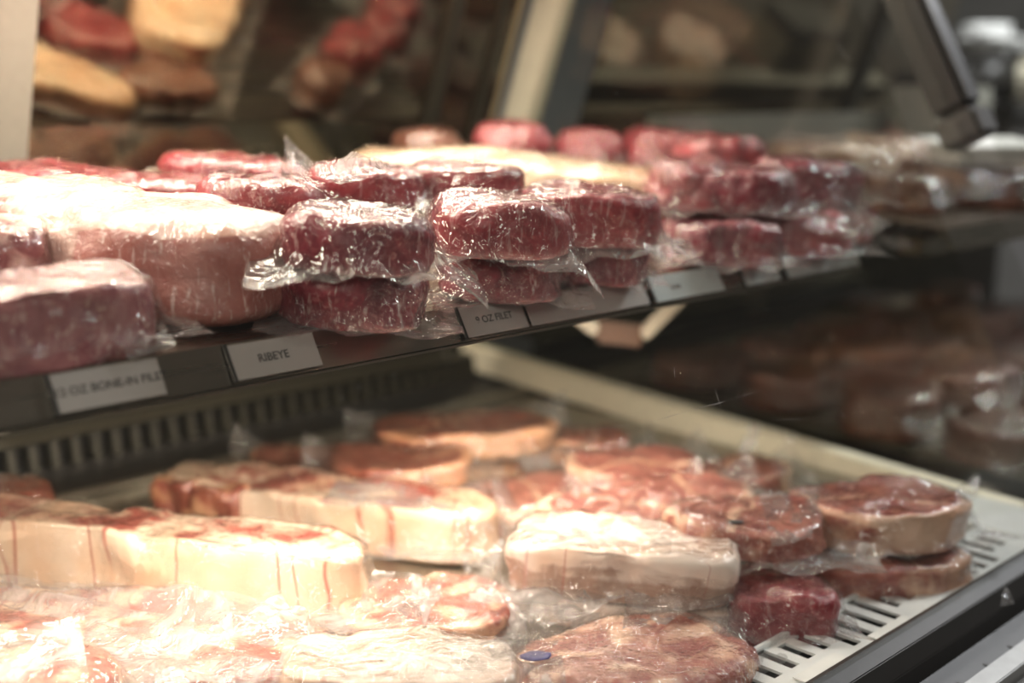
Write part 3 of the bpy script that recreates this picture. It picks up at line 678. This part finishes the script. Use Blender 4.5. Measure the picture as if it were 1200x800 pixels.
# loose bag tails and sheets: corners given as pixel and height
def flap(parent, cs, film='film_milky', seed=1, wav=.004, nx=24, ny=18, bow=0.0):
    a, b_, c, d = [at_z(px, py, z) for px, py, z in cs]; vs, fs = [], []
    n = (b_-a).cross(d-a).normalized()
    for j in range(ny+1):
        for i in range(nx+1):
            u, v = i/nx, j/ny; p = (a*(1-u)+b_*u)*(1-v) + (d*(1-u)+c*u)*v
            p = p + n*(wav*(noise.noise(Vector((u*3, v*3, seed*7.3)))*1.5 + .5*noise.noise(Vector((u*8, v*5, seed)))) + bow*math.sin(PI*u)*math.sin(PI*v))
            vs.append(p)
    for j in range(ny):
        for i in range(nx):
            k = j*(nx+1)+i; fs.append((k, k+1, k+nx+2, k+nx+1))
    me = bpy.data.meshes.new('bag_tail'); o = bpy.data.objects.new('bag_tail', me); COL.objects.link(o)
    bpy.context.view_layer.update(); inv = parent.matrix_world.inverted()
    me.from_pydata([tuple(inv @ v) for v in vs], [], fs)
    at = me.attributes.new('loose', 'FLOAT', 'POINT'); at.data.foreach_set('value', [1.0]*len(vs))
    for p in me.polygons: p.use_smooth = True
    me.materials.append(M[film]); o.parent = parent; o['label'] = 'loose tail of the plastic bag'; return o
D = DECK
pA, pB, pG = find('long bone-in'), rack, find('thick white-topped')
flap(pA, ((405, 735, D+.02), (440, 668, D+.07), (492, 672, D+.06), (505, 728, D+.03)), seed=2, wav=.008)
flap(pA, ((440, 715, D+.03), (492, 672, D+.06), (520, 690, D+.05), (495, 735, D+.03)), seed=3, wav=.008)
flap(pA, ((0, 672, D+.045), (300, 700, D+.045), (380, 752, D+.04), (0, 712, D+.045)), seed=4, wav=.010)
flap(pA, ((180, 628, D+.078), (335, 642, D+.078), (415, 660, D+.076), (130, 628, D+.077)), seed=5, wav=.002)
flap(pB, ((530, 605, D+.06), (575, 612, D+.055), (590, 682, D+.02), (545, 672, D+.01)), seed=6, wav=.008, film='film')
flap(pB, ((375, 590, D+.066), (395, 562, D+.07), (470, 566, D+.07), (548, 602, D+.064)), seed=7, wav=.004)
flap(pG, ((572, 690, D+.05), (735, 665, D+.045), (800, 672, D+.05), (640, 738, D+.036)), seed=8, wav=.007)
flap(pG, ((735, 668, D+.05), (800, 672, D+.055), (862, 702, D+.045), (730, 742, D+.036)), seed=9, wav=.007)
flap(find('red and cream rib'), ((-40, 750, D+.09), (92, 720, D+.10), (108, 812, D+.06), (-40, 830, D+.06)), seed=10, wav=.004)
flap(find('flat rib pack'), ((100, 728, D+.055), (255, 742, D+.055), (345, 795, D+.05), (105, 805, D+.05)), seed=11, wav=.008)
flap(find('flat rib pack'), ((225, 735, D+.06), (330, 700, D+.07), (385, 735, D+.06), (300, 765, D+.055)), seed=12, wav=.010)
flap(find('white glossy block'), ((560, 755, D+.085), (600, 742, D+.08), (655, 750, D+.06), (605, 805, D+.05)), seed=13, wav=.005)
flap(find('upper thick steak of'), ((1092, 590, D+.07), (1150, 553, D+.085), (1146, 580, D+.075), (1112, 606, D+.06)), seed=14, wav=.003, nx=12, ny=10)
flap(find('steak with a bag corner'), ((862, 532, D+.06), (880, 494, D+.085), (892, 500, D+.085), (884, 528, D+.06)), seed=15, wav=.003, nx=12, ny=10)
flap(find('round steak with'), ((890, 578, D+.098), (962, 570, D+.098), (950, 632, D+.09), (905, 640, D+.09)), seed=16, wav=.005)
flap(find('bone-in filet pack behind'), ((140, 402, SHELF_Z+.012), (190, 376, SHELF_Z+.022), (206, 404, SHELF_Z+.012), (150, 420, SHELF_Z+.004)), seed=17, wav=.004, nx=14, ny=10)
flap(find('shiny filet behind'), ((368, 205, SHELF_Z+.125), (413, 179, SHELF_Z+.145), (470, 192, SHELF_Z+.13), (400, 216, SHELF_Z+.12)), seed=18, wav=.003, nx=14, ny=10)
flap(find('upper filet in a loose'), ((930, 235, SHELF_Z+.06), (965, 230, SHELF_Z+.06), (1046, 262, SHELF_Z+.04), (1000, 285, SHELF_Z+.02)), seed=19, wav=.005, nx=14, ny=10, film='film')
# scratches on the front glass
fg = [o for o in bpy.data.objects if o.name.startswith('front_glass')][0]
gn = Vector((0, -1, .55)).normalized(); g0_ = Vector((0, glass_y(.9)-.0065, .9))
def on_glass(px, py):
    d = ray(px, py); return CAM + d*((g0_-CAM).dot(gn)/d.dot(gn))
bpy.context.view_layer.update(); ginv = fg.matrix_world.inverted()
for (xa, ya, xb, yb, wd_) in ((764, 494, 808, 481, .0005), (808, 481, 852, 469, .0006), (838, 456, 845, 477, .0004), (852, 469, 895, 456, .0003), (832, 476, 850, 470, .0007), (700, 502, 760, 495, .0003), (905, 492, 950, 490, .0003), (985, 480, 990, 490, .0004), (790, 430, 791, 442, .0004), (178, -4, 186, 16, .0007), (980, 50, 996, 72, .0006)):
    p, q = on_glass(xa, ya), on_glass(xb, yb); t_ = (q-p).normalized(); n_ = t_.cross(gn)*wd_*.3
    me = bpy.data.meshes.new('scratch'); vs = [p, (p+q)/2+n_, q, (p+q)/2-n_]; vs += [v - gn*.0002 for v in vs]
    me.from_pydata([tuple(ginv @ v) for v in vs], [], [(0,1,2,3), (7,6,5,4), (0,4,5,1), (1,5,6,2), (2,6,7,3), (3,7,4,0)])
    o = link('scratch', me, M['tag'], fg)

# grey tub and steel ledge in the adjoining case
lg = box('rear_ledge', (1.75, 2.93, 1.395, 1.45, 1.10, 1.16), M['trim'], case2); lg.matrix_parent_inverse = Matrix.Translation(-Vector(case2.location))
tb = empty('storage_tub', (2.62, 1.31, SHELF_Z+math.tan(TILT)*(1.31-SHELF_Y)+.004)); tag(tb, 'grey ribbed storage tub with a dark lid on the adjoining shelf', 'tub')
bm = bmesh.new(); add_box(bm, -.12, .12, -.06, .06, 0, .17)
for k in range(4): add_box(bm, -.123, .123, -.063, .063, .02+k*.036, .032+k*.036)
link('tub_body', bm_mesh('tub_body', bm), M['grey_tub'], tb)
bm = bmesh.new(); add_box(bm, -.128, .128, -.068, .068, .17, .20); bmesh.ops.bevel(bm, geom=list(bm.edges), offset=.012, segments=3, affect='EDGES'); link('tub_lid', bm_mesh('tub_lid', bm), M['dark_frame'], tb)
